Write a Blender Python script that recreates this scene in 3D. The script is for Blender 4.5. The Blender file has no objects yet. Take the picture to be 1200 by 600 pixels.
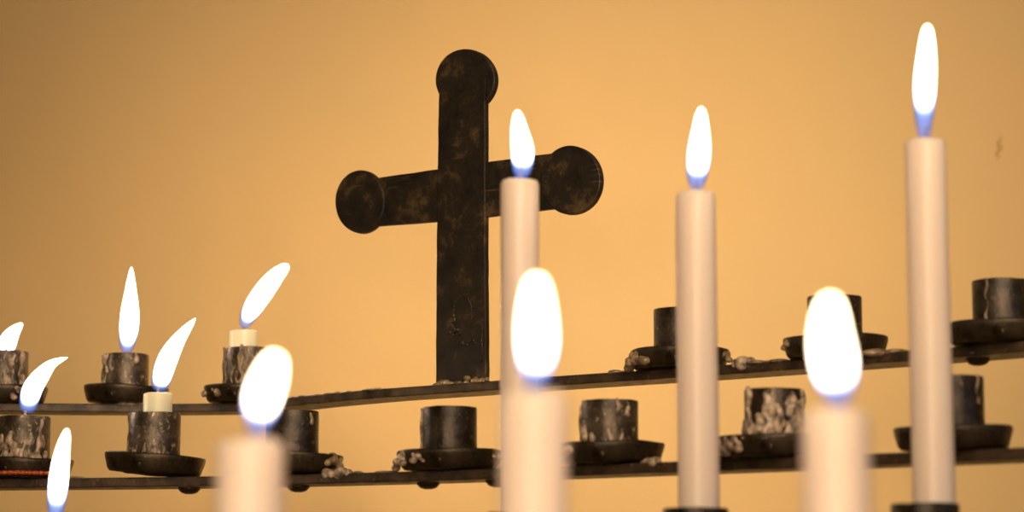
import bpy, bmesh, math, random
from mathutils import Vector, Matrix, noise

random.seed(11)
S = bpy.context.scene
COL = S.collection
PI = math.pi
F = 2833.0                       # focal length in pixels of the 1200 px frame
PITCH = math.radians(8.4)
CZ = 1.10                        # camera height

# ------------------------------------------------------------------ measuring
def ray(px, py):
    u = (px - 600) / F
    v = (300 - py) / F
    return Vector((u, math.cos(PITCH) - v * math.sin(PITCH), math.sin(PITCH) + v * math.cos(PITCH)))
def at(px, py, Y):
    r = ray(px, py)
    return Vector((0, 0, CZ)) + r * (Y / r.y)
def proj(p):
    x, y, z = p[0], p[1], p[2] - CZ
    d = y * math.cos(PITCH) + z * math.sin(PITCH)
    v = -y * math.sin(PITCH) + z * math.cos(PITCH)
    return 600 + F * x / d, 300 - F * v / d

# ------------------------------------------------------------------ materials
def new_mat(name):
    m = bpy.data.materials.new(name); m.use_nodes = True
    nt = m.node_tree; nt.nodes.clear()
    out = nt.nodes.new('ShaderNodeOutputMaterial')
    return m, nt, out
def ramp(nt, src, stops):
    r = nt.nodes.new('ShaderNodeValToRGB')
    el = r.color_ramp.elements
    while len(el) < len(stops): el.new(0.5)
    for e, (p, c) in zip(el, stops):
        e.position = p; e.color = (*c, 1) if len(c) == 3 else c
    nt.links.new(src, r.inputs[0]); return r.outputs[0]
def nz(nt, vec, scale, detail=4, rough=.55, dist=0):
    n = nt.nodes.new('ShaderNodeTexNoise')
    n.inputs['Scale'].default_value = scale; n.inputs['Detail'].default_value = detail
    n.inputs['Roughness'].default_value = rough; n.inputs['Distortion'].default_value = dist
    if vec: nt.links.new(vec, n.inputs['Vector'])
    return n.outputs['Fac']
def mapping(nt, scale=(1, 1, 1), rot=(0, 0, 0)):
    tc = nt.nodes.new('ShaderNodeTexCoord'); mp = nt.nodes.new('ShaderNodeMapping')
    mp.inputs['Scale'].default_value = scale; mp.inputs['Rotation'].default_value = rot
    nt.links.new(tc.outputs['Object'], mp.inputs['Vector']); return mp.outputs['Vector']
def bump(nt, h, strength, dist):
    b = nt.nodes.new('ShaderNodeBump'); b.inputs['Strength'].default_value = strength
    b.inputs['Distance'].default_value = dist; nt.links.new(h, b.inputs['Height']); return b.outputs[0]
def mixc(nt, fac, a, b):
    m = nt.nodes.new('ShaderNodeMix'); m.data_type = 'RGBA'
    if isinstance(fac, float): m.inputs[0].default_value = fac
    else: nt.links.new(fac, m.inputs[0])
    for s, i in ((a, 6), (b, 7)):
        if isinstance(s, tuple): m.inputs[i].default_value = (*s, 1)
        else: nt.links.new(s, m.inputs[i])
    return m.outputs[2]

def iron(name, dark, light, spot, rough=(.32, .6), metal=.55, spots=.62):
    m, nt, out = new_mat(name)
    p = nt.nodes.new('ShaderNodeBsdfPrincipled'); nt.links.new(p.outputs[0], out.inputs[0])
    v = mapping(nt)
    a = nz(nt, v, 95, 6, .65)
    base = ramp(nt, a, [(.35, dark), (.7, light)])
    s = nz(nt, v, 330, 5, .7, .6)
    sf = ramp(nt, s, [(spots, (0, 0, 0)), (spots + .1, (1, 1, 1))])
    nt.links.new(mixc(nt, sf, base, spot), p.inputs['Base Color'])
    p.inputs['Metallic'].default_value = metal
    nt.links.new(ramp(nt, nz(nt, v, 150, 4), [(.3, (rough[0],) * 3), (.75, (rough[1],) * 3)]), p.inputs['Roughness'])
    nt.links.new(bump(nt, nz(nt, v, 260, 6, .7), .55, .0008), p.inputs['Normal'])
    return m
IRON = iron('blackened_iron', (.012, .008, .004), (.075, .048, .024), (.3, .2, .11), rough=(.22, .5), metal=.5, spots=.62)
CUPM = iron('worn_iron_cup', (.014, .009, .005), (.065, .043, .025), (.3, .2, .12), rough=(.2, .4), metal=.45, spots=.63)
WAXYM = iron('waxed_iron_cup', (.035, .025, .016), (.14, .10, .065), (.5, .36, .22), rough=(.2, .45), metal=.4, spots=.57)
BARM = iron('iron_bar', (.02, .012, .006), (.10, .058, .028), (.32, .2, .11), rough=(.28, .5), metal=.3, spots=.62)

# the cross: black-brown with diagonal scratches
m, nt, out = new_mat('scratched_black_iron')
p = nt.nodes.new('ShaderNodeBsdfPrincipled'); nt.links.new(p.outputs[0], out.inputs[0])
v = mapping(nt)
base = ramp(nt, nz(nt, v, 60, 7, .7), [(.36, (.008, .005, .003)), (.54, (.022, .014, .007)), (.7, (.11, .065, .026))])
v2 = mapping(nt, (45, 45, 800), (0, math.radians(21), 0))
sc_ = nz(nt, v2, 1.0, 3, .6)
reg = ramp(nt, nz(nt, mapping(nt), 26, 2), [(.56, (0, 0, 0)), (.66, (1, 1, 1))])
sf = ramp(nt, sc_, [(.56, (0, 0, 0)), (.74, (.7, .7, .7))])
mm = nt.nodes.new('ShaderNodeMath'); mm.operation = 'MULTIPLY'
nt.links.new(sf, mm.inputs[0]); nt.links.new(reg, mm.inputs[1])
nt.links.new(mixc(nt, mm.outputs[0], base, (.2, .13, .065)), p.inputs['Base Color'])
p.inputs['Metallic'].default_value = .35
p.inputs['Roughness'].default_value = .5
nt.links.new(bump(nt, nz(nt, v, 180, 6, .7), .6, .0008), p.inputs['Normal'])
CROSSM = m

def wax(name, col, sss, rough=.45, rad=(.012, .0055, .0025), noise_col=None):
    m, nt, out = new_mat(name)
    p = nt.nodes.new('ShaderNodeBsdfPrincipled'); nt.links.new(p.outputs[0], out.inputs[0])
    if noise_col:
        v = mapping(nt)
        nt.links.new(ramp(nt, nz(nt, v, 240, 4, .6), [(.38, noise_col), (.62, col)]), p.inputs['Base Color'])
        nt.links.new(bump(nt, nz(nt, v, 300, 3), .4, .0008), p.inputs['Normal'])
    else:
        p.inputs['Base Color'].default_value = (*col, 1)
    p.inputs['Subsurface Weight'].default_value = sss
    p.inputs['Subsurface Radius'].default_value = rad
    p.inputs['Subsurface Scale'].default_value = 1.0
    p.inputs['Roughness'].default_value = rough
    return m
WAX = wax('candle_wax', (.985, .75, .62), .5, .4, rad=(.012, .007, .004))
STUB = wax('ivory_stub_wax', (1, .88, .64), .6, .4, rad=(.010, .008, .005))
DRIP = wax('dripped_wax', (.36, .25, .14), .2, .28, rad=(.003, .002, .001), noise_col=(.09, .06, .032))
WHITEDRIP = wax('pale_dripped_wax', (.62, .46, .32), .3, .32, rad=(.003, .002, .001), noise_col=(.12, .085, .055))
RED = wax('red_wax', (.5, .1, .03), .3, .35, rad=(.003, .001, .001))
m, nt, out = new_mat('charred_wick')
p = nt.nodes.new('ShaderNodeBsdfPrincipled'); nt.links.new(p.outputs[0], out.inputs[0])
p.inputs['Base Color'].default_value = (.5, .36, .22, 1); p.inputs['Roughness'].default_value = .9
WICK = m

def flame_mat(name, power, lo=.08, hi=.38, k=.34):
    m, nt, out = new_mat(name)
    def math_(op, x, y=None, clamp=False):
        n = nt.nodes.new('ShaderNodeMath'); n.operation = op; n.use_clamp = clamp
        for i, q in ((0, x), (1, y)):
            if q is None: continue
            if isinstance(q, (int, float)): n.inputs[i].default_value = q
            else: nt.links.new(q, n.inputs[i])
        return n.outputs[0]
    at_ = nt.nodes.new('ShaderNodeAttribute'); at_.attribute_name = 'height'
    t = at_.outputs['Fac']
    lw = nt.nodes.new('ShaderNodeLayerWeight'); lw.inputs[0].default_value = .5
    edge = lw.outputs['Facing']                       # the luminous sheath is thin at its outline
    te = math_('SUBTRACT', t, math_('MULTIPLY', math_('POWER', edge, 1.6), k))
    em = nt.nodes.new('ShaderNodeEmission')
    col = ramp(nt, te, [(.0, (.20, .32, 1)), (lo + .06, (.34, .46, 1)), (lo + .22, (1, .78, .58)), (.8, (1, .74, .42)), (1.0, (1, .6, .25))])
    st = nt.nodes.new('ShaderNodeMapRange')
    st.inputs['From Min'].default_value = lo; st.inputs['From Max'].default_value = hi
    st.inputs['To Min'].default_value = 1.0; st.inputs['To Max'].default_value = power
    st.interpolation_type = 'SMOOTHERSTEP'
    nt.links.new(te, st.inputs['Value'])
    core = math_('ADD', math_('POWER', math_('SUBTRACT', 1.0, edge), 1.5), .05)
    nt.links.new(col, em.inputs[0]); nt.links.new(math_('MULTIPLY', st.outputs[0], math_('MAXIMUM', core, math_('SUBTRACT', .6, math_('MULTIPLY', t, 4.0)))), em.inputs[1])
    tr = nt.nodes.new('ShaderNodeBsdfTransparent')
    al = ramp(nt, te, [(.0, (.35,) * 3), (.10, (.5,) * 3), (.34, (1,) * 3), (.86, (1,) * 3), (1.0, (.3,) * 3)])
    ea = math_('SUBTRACT', 1.0, math_('POWER', edge, 4.0))
    mx = nt.nodes.new('ShaderNodeMixShader')
    nt.links.new(math_('MULTIPLY', al, ea), mx.inputs[0]); nt.links.new(tr.outputs[0], mx.inputs[1]); nt.links.new(em.outputs[0], mx.inputs[2])
    nt.links.new(mx.outputs[0], out.inputs[0])
    return m
FLAME = flame_mat('streaming_flame', 45)
CALM = flame_mat('calm_flame', 34, .17, .5, .2)

# wall plaster
m, nt, out = new_mat('ochre_plaster')
p = nt.nodes.new('ShaderNodeBsdfPrincipled'); nt.links.new(p.outputs[0], out.inputs[0])
v = mapping(nt)
c1 = ramp(nt, nz(nt, v, 2.3, 3, .5), [(.3, (.74, .50, .215)), (.7, (.86, .56, .24))])
c2 = mixc(nt, ramp(nt, nz(nt, v, 7, 4, .6), [(.45, (0, 0, 0)), (.8, (.35, .35, .35))]), c1, (.72, .53, .26))
nt.links.new(c2, p.inputs['Base Color'])
p.inputs['Roughness'].default_value = .8
nt.links.new(bump(nt, nz(nt, v, 14, 5), .25, .01), p.inputs['Normal'])
WALLM = m
m, nt, out = new_mat('stone_floor')
p = nt.nodes.new('ShaderNodeBsdfPrincipled'); nt.links.new(p.outputs[0], out.inputs[0])
nt.links.new(ramp(nt, nz(nt, mapping(nt), 6, 6), [(.3, (.22, .15, .09)), (.7, (.36, .26, .16))]), p.inputs['Base Color'])
p.inputs['Roughness'].default_value = .7
FLOORM = m
m, nt, out = new_mat('scuff')
p = nt.nodes.new('ShaderNodeBsdfPrincipled'); nt.links.new(p.outputs[0], out.inputs[0])
p.inputs['Base Color'].default_value = (.6, .38, .15, 1); p.inputs['Roughness'].default_value = .9
SCUFF = m

# ------------------------------------------------------------------ object helpers
def obj(name, bm, mat, parent=None, loc=None, smooth=True, auto=None):
    me = bpy.data.meshes.new(name)
    bmesh.ops.recalc_face_normals(bm, faces=bm.faces)
    bm.to_mesh(me); bm.free()
    if smooth:
        for f in me.polygons: f.use_smooth = True
    if auto is not None:
        me.set_sharp_from_angle(angle=math.radians(auto))
    me.materials.append(mat)
    o = bpy.data.objects.new(name, me); COL.objects.link(o)
    if loc is not None: o.location = loc
    if parent: o.parent = parent
    return o
def thing(name, label, cat, loc, group=None):
    o = bpy.data.objects.new(name, None); COL.objects.link(o)
    o.empty_display_size = .01
    o.location = loc; o['label'] = label; o['category'] = cat
    if group: o['group'] = group
    return o
def bevel(o, w, seg=2):
    b = o.modifiers.new('bevel', 'BEVEL'); b.width = w; b.segments = seg; b.limit_method = 'ANGLE'; b.angle_limit = math.radians(40)

def lathe(profile, n=64, wob=0.0, wfreq=1.5, seed=0.0, zwob=0.0, closed=False):
    """profile: list of (r, z); wob = radial irregularity"""
    bm = bmesh.new(); rings = []
    for (r, z) in profile:
        ring = []
        for i in range(n):
            a = 2 * PI * i / n
            d = noise.noise(Vector((math.cos(a) * wfreq, math.sin(a) * wfreq, seed + z * 30)))
            e = noise.noise(Vector((math.cos(a) * wfreq * .8 + 9, math.sin(a) * wfreq * .8, seed)))
            rr = max(r * (1 + wob * d), 1e-5) if r > 1e-4 else 1e-5
            ring.append(bm.verts.new((rr * math.cos(a), rr * math.sin(a), z + zwob * e)))
        rings.append(ring)
    for a, b in zip(rings, rings[1:]):
        for i in range(n):
            j = (i + 1) % n
            bm.faces.new((a[i], a[j], b[j], b[i]))
    for ring, (r, z) in ((rings[0], profile[0]), (rings[-1], profile[-1])):
        if r > 1e-4: bm.faces.new(ring)
    bmesh.ops.remove_doubles(bm, verts=bm.verts, dist=2e-5)
    return bm

def blob(bm, c, r, sq=(1, 1, 1)):
    bmesh.ops.create_icosphere(bm, subdivisions=2, radius=1.0,
        matrix=Matrix.Translation(c) @ Matrix.Diagonal((r * sq[0], r * sq[1], r * sq[2], 1)))
def melt(o, voxel=.0004, it=5):
    r = o.modifiers.new('melt', 'REMESH'); r.mode = 'VOXEL'; r.voxel_size = voxel; r.use_smooth_shade = True
    s = o.modifiers.new('smooth', 'SMOOTH'); s.iterations = it; s.factor = .6

# ------------------------------------------------------------------ the setting
def quad_obj(name, pts, mat):
    bm = bmesh.new(); bm.faces.new([bm.verts.new(q) for q in pts])
    o = obj(name, bm, mat, smooth=False); o['kind'] = 'structure'; return o
WY, WS = 1.86, -.22      # wall plane y = WY + WS * x
def wall_y(x): return WY + WS * x
w = quad_obj('wall_back', [(-2.2, wall_y(-2.2), 0), (2.4, wall_y(2.4), 0), (2.4, wall_y(2.4), 2.7), (-2.2, wall_y(-2.2), 2.7)], WALLM)
quad_obj('floor', [(-2.2, -1.2, 0), (2.4, -1.2, 0), (2.4, wall_y(2.4), 0), (-2.2, wall_y(-2.2), 0)], FLOORM)
# faint scuff in the plaster, upper right
c = ray(1171, 172); s_ = WY / (c.y - WS * c.x); cp = Vector((0, 0, CZ)) + c * s_
bm = bmesh.new()
for k in range(9):
    t = k / 8 - .5
    blob(bm, (t * .0035 + .0012 * math.sin(k * 2.1), 0, t * .020), .0016 * (1.25 - abs(t) * 1.5), (1, .35, 1.3))
o = obj('plaster_scuff', bm, SCUFF, None, cp + Vector((0, -.0003, 0)))
melt(o, .0005)
o['label'] = 'small faint brown scuff on the ochre plaster wall near the right edge'; o['category'] = 'mark'

# ------------------------------------------------------------------ bars
BW, BT = .026, .0052        # strip width and thickness
class Rail: pass
def rail(pix, Yref, ref, name, label, zb=None):
    """pix: silhouette points of the strip's lower edge, all at one height"""
    r = ray(*ref)
    z = r.z * Yref / r.y if zb is None else zb
    pts = []
    for (px, py) in pix:
        q = ray(px, py); s = z / q.z
        pts.append(Vector((q.x * s, q.y * s)))
    return rail_plan(pts, z, name, label)
def rail_plan(pts, z, name, label):
    # smooth resample (Catmull-Rom)
    P = [pts[0] * 2 - pts[1]] + pts + [pts[-1] * 2 - pts[-2]]
    fine = []
    for i in range(1, len(P) - 2):
        for k in range(8):
            t = k / 8
            fine.append(.5 * ((2 * P[i]) + (P[i+1] - P[i-1]) * t + (2*P[i-1] - 5*P[i] + 4*P[i+1] - P[i+2]) * t*t + (3*P[i] - P[i-1] - 3*P[i+1] + P[i+2]) * t**3))
    fine.append(pts[-1])
    R = Rail(); R.back = fine; R.z = z + CZ; R.top = R.z + BT
    R.front, R.mid, R.tan = [], [], []
    for i, p_ in enumerate(fine):
        a = fine[max(i - 1, 0)]; b = fine[min(i + 1, len(fine) - 1)]
        t = (b - a).normalized(); n = Vector((t.y, -t.x))       # towards the camera
        if n.y > 0: n = -n
        R.front.append(p_ + n * BW); R.mid.append(p_ + n * BW / 2); R.tan.append(t)
    root = thing(name, label, 'bar', (R.mid[len(fine)//2].x, R.mid[len(fine)//2].y, R.z))
    bm = bmesh.new(); rows = []
    for i, (b, f) in enumerate(zip(R.back, R.front)):
        j1 = noise.noise(Vector((i * .7, 3, z * 50))) * .0004
        row = [bm.verts.new((b.x, b.y, R.z)), bm.verts.new((f.x, f.y, R.z + j1)),
               bm.verts.new((f.x, f.y, R.top)), bm.verts.new((b.x, b.y, R.top))]
        rows.append(row)
    for a, b in zip(rows, rows[1:]):
        for k in range(4): bm.faces.new((a[k], a[(k+1) % 4], b[(k+1) % 4], b[k]))
    bm.faces.new(rows[0]); bm.faces.new(rows[-1])
    bmesh.ops.translate(bm, verts=bm.verts, vec=-Vector(root.location))
    o = obj('flat_strip', bm, BARM, root, smooth=False)
    bevel(o, .0007)
    R.root = root
    # a leg at either end carries the strip
    for m_ in (R.mid[0], R.mid[-1]):
        L = lathe([(.009, -R.z), (.009, -R.z + .01), (.006, -R.z + .02), (.006, -.0002), (.006, .0)], 20)
        obj('leg', L, IRON, root, Vector((m_.x, m_.y, R.z)) - Vector(root.location))
    return R
def on_rail(R, px, side='mid', z=None):
    L = getattr(R, side); best = None
    z = R.top if z is None else z
    for a, b, t in zip(L, L[1:], R.tan):
        pa = proj((a.x, a.y, z))[0]; pb = proj((b.x, b.y, z))[0]
        if pa <= px <= pb:
            k = (px - pa) / (pb - pa); q = a.lerp(b, k)
            return Vector((q.x, q.y, z)), t
    raise ValueError('off the rail %s' % px)

UP = rail([(-220, 482), (-100, 485), (0, 486), (120, 487), (220, 487), (320, 485), (400, 477), (480, 470), (585, 463), (700, 455),
           (860, 445), (1055, 431), (1200, 420), (1330, 409), (1440, 401)], 1.36, (585, 463),
          'candle_bar', 'upper flat dark iron bar carrying the cross, bent and rising to the right')
LO = rail([(-220, 577), (0, 575), (200, 573.5), (350, 571), (480, 568), (585, 565), (700, 561), (800, 557.5), (900, 554), (1050, 548.5),
           (1200, 543), (1330, 538), (1440, 534)], 1.30, (200, 573.5),
          'candle_bar', 'lower flat dark iron bar below the cross, nearly level across the picture')

def rivet(R, px):
    q, t = on_rail(R, px, 'mid', R.z)
    bm = lathe([(0, -.0034), (.002, -.0033), (.0042, -.0026), (.0058, -.001), (.0062, .0004), (0, .0004)], 24, .03)
    obj('rivet', bm, IRON, R.root, q - Vector(R.root.location))
for px in (222, 350, 502, 583): rivet(LO, px)
rivet(UP, 1146)

def spill(R, pxs, mat, r, back=.5, sq=(1.4, 1.1, .45), n=3, seed=0):
    """lumps of spilled wax along the strip"""
    rnd = random.Random(seed); bm = bmesh.new()
    for px in pxs:
        a, _ = on_rail(R, px, 'front'); b, _ = on_rail(R, px, 'back')
        for k in range(n):
            q = a.lerp(b, min(.93, max(.04, back + rnd.uniform(-.25, .25)))) + Vector((rnd.uniform(-1, 1) * r, 0, 0))
            blob(bm, q - Vector(R.root.location), r * rnd.uniform(.6, 1.15), sq)
    o = obj('wax_spill', bm, mat, R.root); melt(o, .0005, 2); return o
spill(UP, [142, 150, 158, 166, 172], WHITEDRIP, .0032, .2, seed=1)
spill(UP, [325, 335, 345, 357, 370, 384, 398, 412, 428, 445], WHITEDRIP, .0026, .15, (2.2, 1.2, .3), 4, seed=2)
spill(UP, [862, 870, 876], WHITEDRIP, .0034, .2, (1, 1, 1.1), 3, seed=3)
spill(UP, [895, 908, 920], DRIP, .0034, .3, (2.4, 1.2, .5), 2, seed=4)
spill(UP, [1028, 1036, 1044, 1052], DRIP, .0034, .25, (2.2, 1.2, .6), 3, seed=5)
spill(UP, [728, 736], DRIP, .003, .3, (1.6, 1, .6), 3, seed=6)
spill(LO, [388, 396, 403], WHITEDRIP, .0032, .2, (1, 1, 1.0), 3, seed=7)
spill(LO, [412, 420], DRIP, .003, .3, (1.4, 1, .6), 2, seed=8)
spill(LO, [765, 767, 769], WHITEDRIP, .0034, .2, (1, 1, 1.0), 2, seed=9)
spill(LO, [836, 839, 842], DRIP, .003, .3, (1.4, 1, .9), 3, seed=10)
spill(LO, [58, 66, 74, 82], DRIP, .0026, .4, (2, 1.2, .4), 3, seed=12)
spill(LO, [446, 452, 458], DRIP, .0024, .3, (2, 1, .4), 2, seed=13)

# third and fourth tier: they pass just below the frame
z3 = at(1085, 588, .98).z - .0335
T3 = [(-160, 1.19), (68, 1.15), (340, 1.105), (609, 1.06), (815, 1.02), (1085, .98), (1300, .95)]
T3R = rail_plan([Vector((at(px, 600, Y).x, Y + BW / 2)) for px, Y in T3], z3 - BT - CZ,
                'candle_bar', 'iron bar of the third tier, hidden just below the bottom edge')
T4 = [(60, .64), (295, .625), (627, .605), (980, .59), (1150, .58)]
z4 = CZ - .045
T4R = rail_plan([Vector((at(px, 600, Y).x, Y + BW / 2)) for px, Y in T4], z4 - BT - CZ,
                'candle_bar', 'iron bar of the nearest tier, hidden well below the bottom edge')

# ------------------------------------------------------------------ candle holders
CUP_R, CUP_IN, H_TOP = .0138, .0114, .0325
def holder(R, px, label, seed, tilt=(0, 0), runs=(), heavy=0, lump=(), mat=DRIP, red=False, group='candle holders on the bars', rdish=.0265, h=H_TOP, rcup=CUP_R, flare=.0, cupm=None, crust=1.0):
    q, t = on_rail(R, px)
    root = thing('candle_holder', label, 'candle holder', q, group)
    rd = rdish; s = seed * 3.17
    inn = CUP_IN + (rcup - CUP_R)
    # foot + drip dish: a hammered shallow pan
    prof = [(0, 0), (.0145, 0), (.0165, .0005), (rd * .87, .0008), (rd * .92, .0022), (rd * .985, .0078), (rd, .0098), (rd * .99, .0106), (rd * .95, .0104),
            (rd * .9, .006), (.02, .0036), (.012, .0034), (0, .0034)]
    d = obj('drip_dish', lathe(prof, 72, .035, 1.3, s, .0009), IRON, root)
    d.rotation_euler = (math.radians(tilt[0]), math.radians(tilt[1]), 0)
    d.location.z = abs(math.sin(math.radians(tilt[1]))) * .017 + abs(math.sin(math.radians(tilt[0]))) * .015
    # the cup: slightly uneven tube with an inner bottom
    b0 = .0030 + d.location.z * .6
    prof = [(0, b0), (rcup * 1.03, b0), (rcup * 1.02, b0 + .004), (rcup * (1.0 - flare), b0 + .012), (rcup, h - .0008), (rcup * .985, h), (inn * 1.03, h), (inn, h - .001),
            (inn, b0 + .005), (0, b0 + .0045)]
    obj('cup', lathe(prof, 64, .018, 1.6, s + 5, .0004), cupm or CUPM, root, auto=50)
    rnd = random.Random(seed)
    bm = bmesh.new()
    # collar of wax where the cup stands in the dish
    for k in range(20):
        a = 2 * PI * k / 20 + rnd.uniform(-.1, .1)
        rr = rcup + rnd.uniform(.0, .0025)
        blob(bm, (rr * math.cos(a), rr * math.sin(a), b0 + .0035 + rnd.uniform(0, .0012)), rnd.uniform(.0014, .0026), (1.3, 1.3, .8))
    for k in range(22):
        a = rnd.uniform(0, 2 * PI); rr = rnd.uniform(rcup, rd * .78)
        blob(bm, (rr * math.cos(a), rr * math.sin(a), .0052 + d.location.z), rnd.uniform(.0014, .0028), (1.4, 1.4, .6))
    for (deg, top, bot, thick) in runs:          # runs down the cup, angle measured from the camera-facing side
        a = math.radians(-90 + deg)
        zt, zb = b0 + (h - b0) * top, b0 + (h - b0) * bot
        n = max(3, int((zt - zb) / .0011))
        for i in range(n + 1):
            z = zt + (zb - zt) * i / n
            rad = thick * .62 * (.8 + .2 * math.sin(i * .5 + seed) + (.3 if i > n - 3 else 0))
            aa = a + .05 * math.sin(i * .7 + seed)
            rr = rcup + thick * .25
            blob(bm, (rr * math.cos(aa), rr * math.sin(aa), z), rad, (1, 1, 1.1))
    for (deg, size) in lump:                     # lumps over the dish edge
        a = math.radians(-90 + deg)
        for i in range(7):
            aa = a + rnd.uniform(-.2, .2); rr = rd * rnd.uniform(.88, 1.03)
            blob(bm, (rr * math.cos(aa), rr * math.sin(aa), .0088 + d.location.z - max(0, rr - rd * .96) * 3 - (i % 3) * .0012), size * rnd.uniform(.6, 1.1), (1.1, 1.1, .9))
    for k in range(heavy):                       # crusted wax: short runs, flat against the cup
        a = math.radians(-90 + rnd.choice((-55, -20, 15, 45)) + rnd.gauss(0, 14)); zt = b0 + (h - b0) * min(.94, rnd.random() ** 1.4 * crust)
        r_ = rnd.uniform(.0005, .0011) * (1.5 if mat is not DRIP else 1); n = rnd.randint(2, 6)
        for i in range(n):
            z = zt - i * .0011
            if z < b0: break
            aa = a + .04 * math.sin(i + k)
            blob(bm, ((rcup + r_ * .1) * math.cos(aa), (rcup + r_ * .1) * math.sin(aa), z), r_ * (1 + .12 * i), (1, 1, 1.3))
    o = obj('wax_drips', bm, mat, root); melt(o)
    if mat is not DRIP: o['label'] = 'pale crusted wax'
    if red:
        bm = bmesh.new()
        for k in range(16):
            a = math.radians(-90 + 60 - k * 7)
            blob(bm, (rd * 1.0 * math.cos(a), rd * 1.0 * math.sin(a), .0022), .0016, (1.4, 1.4, .8))
        o = obj('red_wax_edge', bm, RED, root); melt(o); o['label'] = 'red wax run under the dish'
    return root

def curve_pt(path, t):
    n = len(path) - 1; i = min(int(t * n), n - 1); k = t * n - i
    P = [path[max(i-1, 0)], path[i], path[i+1], path[min(i+2, n)]]
    return .5 * ((2*P[1]) + (P[2]-P[0])*k + (2*P[0]-5*P[1]+4*P[2]-P[3])*k*k + (3*P[1]-P[0]-3*P[2]+P[3])*k**3)
def flame(root, path, W, p=.9, q=.55, base=.3, depth=.8, mat=None):
    """path: world points from base to tip; W: greatest radius; q/p: fullness low and high"""
    loc = Vector(root.location); bm = bmesh.new(); lay = bm.verts.layers.float.new('height')
    N, n = 40, 28; peak = max(((k/200) ** q) * ((1 - k/200) ** p) for k in range(201)); rings = []
    for i in range(N + 1):
        t = i / N; c = curve_pt(path, t) - loc
        tg = (curve_pt(path, min(t + .02, 1)) - curve_pt(path, max(t - .02, 0))).normalized()
        r = W * (t ** q) * ((1 - t) ** p) / peak
        r = max(r, W * base * (1 - t * 5)) if t < .2 else r
        r = max(r, W * .02)
        if i == 0: r = W * base * (.85 if mat else .55)
        ex = Vector((0, 1, 0)).cross(tg).normalized(); ey = tg.cross(ex).normalized()
        ring = []
        for k in range(n):
            a = 2 * PI * k / n
            w_ = 1 + .03 * noise.noise(Vector((math.cos(a), math.sin(a), t * 3 + loc.x * 40)))
            v_ = bm.verts.new(c + (ex * math.cos(a) + ey * math.sin(a) * depth) * r * w_); v_[lay] = t; ring.append(v_)
        rings.append(ring)
    for a, b in zip(rings, rings[1:]):
        for k in range(n): bm.faces.new((a[k], a[(k+1) % n], b[(k+1) % n], b[k]))
    bm.faces.new(rings[0]); bm.faces.new(rings[-1])
    return obj('flame', bm, mat or FLAME, root)
def wick(root, z0, h, lean=(0, 0), r=.0008):
    bm = bmesh.new(); rings = []
    for i in range(9):
        t = i / 8; cx, cy = lean[0] * t * t, lean[1] * t * t
        rings.append([bm.verts.new((cx + r * math.cos(a * PI / 4), cy + r * math.sin(a * PI / 4), z0 - .002 + (h + .002) * t)) for a in range(8)])
    for a, b in zip(rings, rings[1:]):
        for k in range(8): bm.faces.new((a[k], a[(k+1) % 8], b[(k+1) % 8], b[k]))
    bm.faces.new(rings[0]); bm.faces.new(rings[-1])
    return obj('wick', bm, WICK, root)
def candle(base, topz, r, mat, label, seed=0, group=None, taper=0.0, rough_top=.0004, rim=.0018):
    """solid wax candle from base to topz with a rounded shoulder and melted hollow"""
    H = topz - base.z; root = thing('candle', label, 'candle', base, group)
    rt = r * (1 - taper)
    prof = [(0, 0), (r, 0), (r, min(.002, H * .3)), (rt, H - rim), (rt * (1 - .3 * rim / rt), H - rim * .3), (rt - rim * 1.1, H), (rt * .55, H - .0008), (0, H - .001)]
    if H > .05:
        prof[3:3] = [(r + (rt - r) * k / 8 , H * k / 8) for k in range(1, 8)]
    obj('wax_body', lathe(prof, 48, .02, 1.2, seed * 2.3, rough_top), mat, root)
    return root, H

# the holders of the upper bar
HS = {}
HS['u0'] = holder(UP, 5, 'candle holder at the far left end of the upper bar, cut by the picture edge', 1, runs=[(10, 1, .2, .0014), (28, .9, 0, .002), (50, .7, 0, .0018)], heavy=18, mat=WHITEDRIP, lump=[(30, .002)], cupm=WAXYM)
HS['u1'] = holder(UP, 147, 'candle holder on the upper bar with an upright flame and no candle showing', 2, tilt=(0, 2), runs=[(-88, .95, .0, .0022), (-55, .9, .1, .0012), (-48, .95, .6, .0018)], heavy=3, lump=[], h=.0315, cupm=WAXYM, mat=WHITEDRIP)
HS['u2'] = holder(UP, 289, 'candle holder on the upper bar streaked with wax, holding a short stub', 3, runs=[(-85, 1, .0, .002), (-62, .96, .0, .0016), (-35, .8, .1, .0014), (-8, 1, .1, .0026), (4, .98, .0, .002), (30, .9, .3, .0013), (-20, .5, 0, .002)], heavy=7, lump=[(-70, .0022), (-45, .002)], h=.0345, cupm=WAXYM)
HS['u3'] = holder(UP, 797, 'empty candle holder on the upper bar, first to the right of the cross', 4, lump=[(-75, .0026), (-55, .0026), (70, .0022)], runs=[(-80, .3, 0, .002)], h=.0325)
HS['u4'] = holder(UP, 979, 'empty candle holder on the upper bar behind the rightmost large near flame', 5, lump=[(-80, .002)], h=.0315)
HS['u5'] = holder(UP, 1174, 'empty candle holder at the far right end of the upper bar', 6, runs=[(-40, 1, .3, .0012), (-20, .9, .2, .0008)], lump=[], h=.0315, rcup=.0134)
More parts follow.
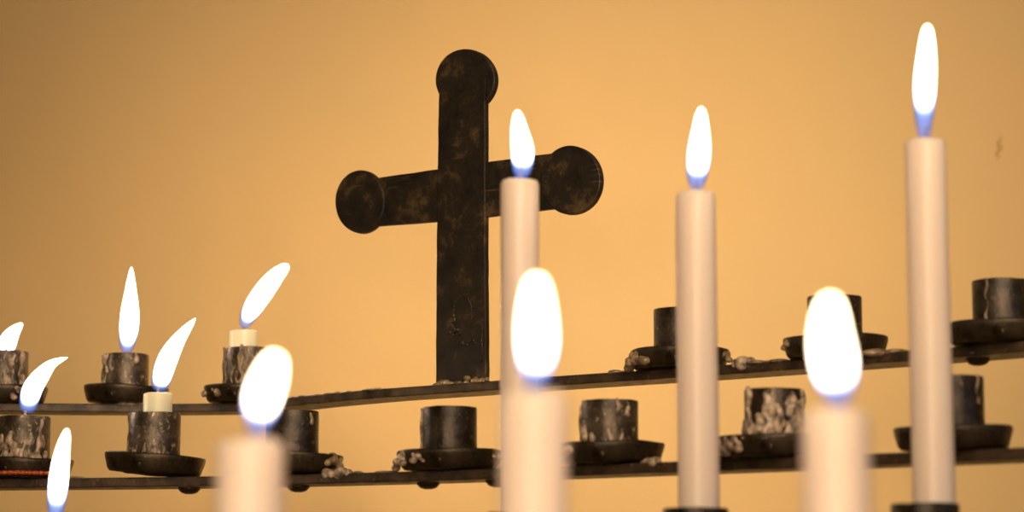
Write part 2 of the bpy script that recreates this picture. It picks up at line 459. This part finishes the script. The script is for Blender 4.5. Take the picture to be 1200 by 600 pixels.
# the holders of the lower bar
HS['l0'] = holder(LO, 27, 'candle holder crusted with wax at the far left end of the lower bar', 7, runs=[(10, .55, 0, .002), (25, .6, 0, .0024), (40, .5, 0, .002), (-30, .5, 0, .002), (-60, .45, 0, .002), (48, .92, .8, .0014), (-10, .5, 0, .002)], heavy=60, mat=WHITEDRIP, red=True, h=.0335, cupm=WAXYM, crust=.75)
HS['l1'] = holder(LO, 180, 'candle holder on the lower bar with tilted dish, holding a square-topped stub', 8, tilt=(1, 4.5), runs=[(-60, .3, 0, .0012), (-35, .4, 0, .0012), (-15, .45, .0, .0011), (0, .42, 0, .0012), (12, .35, 0, .001), (40, .22, 0, .0012), (60, .2, 0, .0012), (-78, .96, .3, .001)], heavy=15, h=.0345, cupm=WAXYM, crust=.5)
HS['l2'] = holder(LO, 342, 'empty candle holder on the lower bar half hidden by the leftmost large near candle', 9, tilt=(0, 2), runs=[(10, .55, .4, .0008)], heavy=9, lump=[(75, .0024), (60, .0024)], h=.0335)
HS['l3'] = holder(LO, 527, 'empty candle holder on the lower bar directly below the cross', 10, runs=[(-88, .97, .0, .0020), (-80, .9, 0, .0012)], lump=[(-84, .0022), (-62, .0024), (-40, .0018), (70, .0018)], h=.0325, mat=WHITEDRIP)
HS['l4'] = holder(LO, 715, 'empty candle holder on the lower bar between the second and third tall candles', 11, runs=[(-86, .9, .0, .002), (20, .6, .3, .0012), (15, 1, .85, .0018), (-70, .7, .1, .0012)], heavy=10, lump=[(-60, .0024)], h=.0315, cupm=WAXYM, mat=WHITEDRIP)
HS['l5'] = holder(LO, 908, 'empty candle holder on the lower bar thickly covered in pale wax', 12, runs=[(-60, 1, .2, .003), (-20, .9, .0, .0032), (0, .7, .0, .0036), (30, .9, .1, .003), (60, .96, .4, .0026)], heavy=55, mat=WHITEDRIP, lump=[(-70, .003), (-50, .0024)], h=.0325)
HS['l6'] = holder(LO, 1118, 'empty dark candle holder on the lower bar partly hidden behind the rightmost tall candle', 13, runs=[(40, 1, .6, .0012)], heavy=8, h=.0335)

def cup_candle(key, toppx, r, label, mat=STUB, inside=.004):
    h = HS[key]; q = Vector(h.location)
    base = q + Vector((0, 0, .0112))
    return candle(base, q.z + toppx, r, mat, label, group=None)
def flame_px(root, pts, Y, Wpx, **k):
    """flame centre line given at pixels, all at the candle's own distance"""
    path = [at(px, py, Y) for px, py in pts]
    return flame(root, path, Wpx * Y / F, **k)

def stub(key, py_top, Wpx, label, dx=0, rad=None):
    q = Vector(HS[key].location); z = at(600, py_top, q.y).z
    s = q.y / F
    base = Vector((q.x + dx * s, q.y, q.z + .0095))
    return candle(base, z, rad or Wpx * s / 2, STUB, label, group=None, rim=.0008), q.y
(cd, H), Y = stub('l1', 461, 34, 'short ivory candle stub with a leaning flame, on the lower bar', 3)
wick(cd, H, .0032)
flame_px(cd, [(186, 459), (189, 445), (197, 420), (210, 397), (229, 373)], Y, 12.5, p=.85, q=.5, base=.25)
(cd, H), Y = stub('u2', 388, 33, 'short ivory candle stub with a leaning flame, on the upper bar', -5)
wick(cd, H, .0032)
flame_px(cd, [(285, 385), (292, 368), (306, 346), (322, 325), (338, 310)], Y, 12, p=.6, q=.55, base=.25)
(cd, H), Y = stub('u1', 418, 36, 'burnt-down candle inside its cup with a tall upright pointed flame', 0)
wick(cd, H, .0035)
flame_px(cd, [(148, 415), (150, 395), (152, 370), (153, 345), (154, 313)], Y, 11.5, p=.9, q=.55, base=.35)
(cd, H), Y = stub('u0', 421, 36, 'burnt-down candle in its cup with a flame cut by the left edge', 0)
wick(cd, H, .003)
flame_px(cd, [(6, 418), (7, 408), (11, 397), (17, 388), (26, 379)], Y, 11, p=.7, q=.3, base=.6)
(cd, H), Y = stub('l0', 490, 38, 'burnt-down candle in its waxy cup with a bent streaming flame', 0)
wick(cd, H, .004)
flame_px(cd, [(33, 484), (34, 470), (39, 454), (50, 438), (62, 426), (79, 419)], Y, 12.5, p=1.0, q=.4, base=.55)

# the tall candles of the third tier, each in its own holder
TIER3 = [(68, 1.15, 612, 48, 'lit candle below the frame at bottom left, only its flame showing', [(65, 612), (66, 590), (69, 560), (73, 530), (79, 502)], 11.5, dict(p=.62, q=.45, base=.6)),
         (609, 1.06, 211, 47, 'tall cream candle in front of the right arm of the cross', [(610, 209), (612, 195), (612, 175), (609, 155), (606, 129)], 13.6, dict(p=.6, q=.42, base=.72)),
         (815, 1.02, 225, 49, 'tall cream candle standing right of the cross, second from the right', [(816, 222), (817, 205), (819, 180), (821, 155), (822, 125)], 13.6, dict(p=.62, q=.45, base=.68)),
         (1084, .98, 164, 50, 'tallest cream candle at the right with the highest flame', [(1083, 162), (1083, 130), (1084, 97), (1086, 62), (1087, 28)], 13.2, dict(p=.52, q=.42, base=.72))]
tier3_labels = ['iron candle holder hidden below the leftmost flame at the bottom edge',
                'iron candle holder hidden below the tall candle before the cross',
                'iron candle holder hidden below the tall candle second from the right',
                'dark iron candle holder under the rightmost tall candle at the bottom edge']
for i, ((px, Y, py, wpx, lab, pts, W, kw), hl) in enumerate(zip(TIER3, tier3_labels)):
    X = at(px, 600, Y).x
    hpx = proj((X, Y, T3R.top))[0]
    h = holder(T3R, hpx, hl, 20 + i, group='candle holders on the bars')
    q = Vector(h.location)
    s = q.y / F
    cd, H = candle(q + Vector((at(px, py, q.y).x - q.x, 0, .0093)), at(px, py, q.y).z, wpx * s / 2, WAX, lab, seed=i + 1, taper=.03, rim=.0022)
    wick(cd, H, .006, (.001, 0), .0009)
    flame_px(cd, pts, q.y, W, mat=CALM, **kw)

TIER4 = [(294, .625, 515, 82, 'thick-looking blurred near candle at lower left with a leaning flame', [(300, 510), (303, 490), (308, 465), (316, 440), (325, 413)], 20, dict(p=.5, q=.62, base=.62)),
         (626, .605, 459, 80, 'blurred near candle in the centre, its flame overlapping a taller candle', [(626, 456), (628, 435), (629, 400), (629, 365), (629, 322)], 21.5, dict(p=.5, q=.6, base=.62)),
         (979, .59, 480, 80, 'blurred near candle at the right, its flame hiding an empty holder', [(983, 476), (981, 455), (977, 425), (973, 390), (973, 345)], 24.5, dict(p=.5, q=.6, base=.62))]
for i, (px, Y, py, wpx, lab, pts, W, kw) in enumerate(TIER4):
    X = at(px, 600, Y).x
    hpx = proj((X, Y, T4R.top))[0]
    h = holder(T4R, hpx, 'iron candle holder hidden below the %s blurred near candle' % ('leftmost', 'middle', 'rightmost')[i], 30 + i)
    q = Vector(h.location); s = q.y / F
    cd, H = candle(q + Vector((at(px, py, q.y).x - q.x, 0, .0093)), at(px, py, q.y).z, wpx * s / 2, WAX, lab, seed=i + 7, taper=.02, rim=.0025)
    wick(cd, H, .006, (.001, 0), .0009)
    flame_px(cd, pts, q.y, W, mat=CALM, **kw)

# ------------------------------------------------------------------ the cross
q0, tg = on_rail(UP, 545)
PHI = math.radians(33)
U = Vector((math.cos(PHI), -math.sin(PHI), 0)); Nn = Vector((-math.sin(PHI), -math.cos(PHI), 0))
croot = thing('cross', 'large black forged iron cross with rounded ends standing on the upper bar', 'cross', q0)
def onplane(px, py, off=0.0):
    r = ray(px, py); c0 = Vector((0, 0, CZ))
    s = (q0 + Nn * off - c0).dot(Nn) / r.dot(Nn); P_ = c0 + r * s - q0
    return P_.dot(U), P_.z
def plate(name, pix, off, thick, bw=.0006):
    bm = bmesh.new(); L = [onplane(px, py) for px, py in pix]
    f_ = [bm.verts.new(U * a + Vector((0, 0, z)) + Nn * off) for a, z in L]
    b_ = [bm.verts.new(U * a + Vector((0, 0, z)) + Nn * (off - thick)) for a, z in L]
    bm.faces.new(f_); bm.faces.new(b_[::-1]); n = len(L)
    for i in range(n): bm.faces.new((f_[i], f_[(i+1) % n], b_[(i+1) % n], b_[i]))
    o = obj(name, bm, CROSSM, croot, smooth=False); bevel(o, bw, 2); return o
def ell(cx, cy, rx, ry, n=56, ph=0):
    out_ = []
    for i in range(n):
        a = 2 * PI * i / n; k = 1 + .018 * noise.noise(Vector((math.cos(a) * 1.2, math.sin(a) * 1.2, ph)))
        out_.append((cx + rx * k * math.cos(a), cy + ry * k * math.sin(a)))
    return out_
zb = proj(q0 + Vector((0, 0, .0)))[1]
def jitter(pts, n=10, amp=.7, seed=1):
    rnd = random.Random(seed); o_ = []
    for (a, b) in zip(pts, pts[1:] + pts[:1]):
        L = math.hypot(b[0]-a[0], b[1]-a[1]); m_ = max(1, int(L / 14))
        for i in range(m_):
            t = i / m_; j = amp if i else 0
            o_.append((a[0] + (b[0]-a[0]) * t + rnd.uniform(-j, j) * .6, a[1] + (b[1]-a[1]) * t + rnd.uniform(-j, j) * .6))
    return o_
T_ = .0040
plate('upright', jitter([(517, 90), (516, 135), (515, 200), (514, 300), (513, 400), (513, zb + .5), (572, zb - 3.0), (572, 400), (571, 300), (571, 200), (571, 135), (572, 90)], amp=.5), .0022, T_)
plate('crossbar', jitter([(430, 211), (455, 207), (515, 198.5), (576, 189.5), (645, 180.5), (672, 177), (672, 242), (640, 246), (576, 254), (514, 260), (457, 264), (430, 266)], amp=.6, seed=4), .0014, T_)
plate('rounded_end', ell(547.5, 94, 35, 36), .00215, T_ + .0005, .0008)
plate('rounded_end', ell(424, 237, 29, 37, ph=3), .0022, T_ + .0005, .0008)
plate('rounded_end', ell(670, 211.5, 35.5, 40.5, ph=7), .0018, T_ + .0005, .0008)
# weld bead / crumbled wax at the foot
bm = bmesh.new(); rnd = random.Random(5)
a0, a1 = onplane(514, zb)[0], onplane(576, zb)[0]
for k in range(34):
    a = a0 + (a1 - a0) * rnd.random()
    blob(bm, U * a + Nn * (.0028 + rnd.uniform(0, .002)) + Vector((0, 0, rnd.uniform(0, .0022) + (.0018 if k % 5 == 0 else 0))), rnd.uniform(.0008, .0019), (1.2, 1.2, .9))
o = obj('wax_crust', bm, DRIP, croot); melt(o, .0004, 1); o['label'] = 'crumbled wax along the foot of the cross'
# worn arched mark in low relief on the lower shaft
bm = bmesh.new()
def relief(pix, r):
    for px, py in pix:
        a, z = onplane(px, py); blob(bm, U * a + Nn * .0022 + Vector((0, 0, z)), r)
relief([(545 + 10.5 * math.cos(math.radians(d)), 367 - 20 * math.sin(math.radians(d))) for d in range(-20, 201, 9)], .0007)
relief([(534 + 1.5 * math.sin(k), 372 + k * 2) for k in range(10)], .0009)
relief([(530 + k * 3, 390 + 3 * math.sin(k * 1.7)) for k in range(5)], .0012)
relief([(545 + k * 2.5, 402 + 3 * math.sin(k * 1.1)) for k in range(7)], .0010)
relief([(567.5 + .6 * math.sin(k), 385 + k * 3) for k in range(14)], .0007)
o = obj('worn_relief', bm, CUPM, croot); melt(o, .0004, 1)

# ------------------------------------------------------------------ light
def area(name, loc, target, size, power, color):
    L = bpy.data.lights.new(name, 'AREA'); L.shape = 'RECTANGLE'; L.size, L.size_y = size; L.energy = power; L.color = color
    o = bpy.data.objects.new(name, L); COL.objects.link(o); o.location = loc
    o.rotation_euler = (Vector(target) - Vector(loc)).to_track_quat('-Z', 'Y').to_euler(); return o
area('candle_fill', (-.05, -.25, 1.68), (.08, 1.0, 1.2), (.5, .5), 7, (1, .78, .53))  # added warm fill, no lamp known here; brightens the candle bodies
area('window_light', (1.9, -.2, 1.25), (.25, 1.15, 1.15), (.3, .5), 2.0, (.45, .66, 1))
L = bpy.data.lights.new('wall_fill_spot', 'SPOT'); L.energy = 290; L.color = (1, .78, .52); L.spot_size = math.radians(21); L.spot_blend = 1; L.shadow_soft_size = .25  # added spot, no real fixture: brightens the wall centre, fading outwards
o = bpy.data.objects.new('wall_fill_spot', L); COL.objects.link(o); o.location = (.5, -.6, 2.2)
o.rotation_euler = (Vector((.035, WY, 1.31)) - o.location).to_track_quat('-Z', 'Y').to_euler()
L = bpy.data.lights.new('near_candle_fill', 'POINT'); L.energy = 20; L.color = (1, .74, .5); L.shadow_soft_size = .12  # added fill by the camera to lift the near candles; no stand there
o = bpy.data.objects.new('near_candle_fill', L); COL.objects.link(o); o.location = (-.12, -.3, 1.2)
W_ = bpy.data.worlds.new('room'); S.world = W_; W_.use_nodes = True
bg = W_.node_tree.nodes['Background']; bg.inputs[0].default_value = (.95, .66, .38, 1); bg.inputs[1].default_value = .05

# ------------------------------------------------------------------ camera
cam = bpy.data.cameras.new('camera'); co = bpy.data.objects.new('camera', cam); COL.objects.link(co)
co.location = (0, 0, CZ); co.rotation_euler = (PI / 2 + PITCH, 0, 0)
cam.sensor_width = 36; cam.lens = 36 * F / 1200; cam.clip_start = .02
cam.dof.use_dof = True; cam.dof.focus_distance = 1.34; cam.dof.aperture_fstop = 9.3
S.camera = co
S.view_settings.view_transform = 'Standard'; S.view_settings.look = 'None'
S.view_settings.exposure = 0; S.view_settings.gamma = 1; S.view_settings.use_curve_mapping = False
S.cycles.use_denoising = True
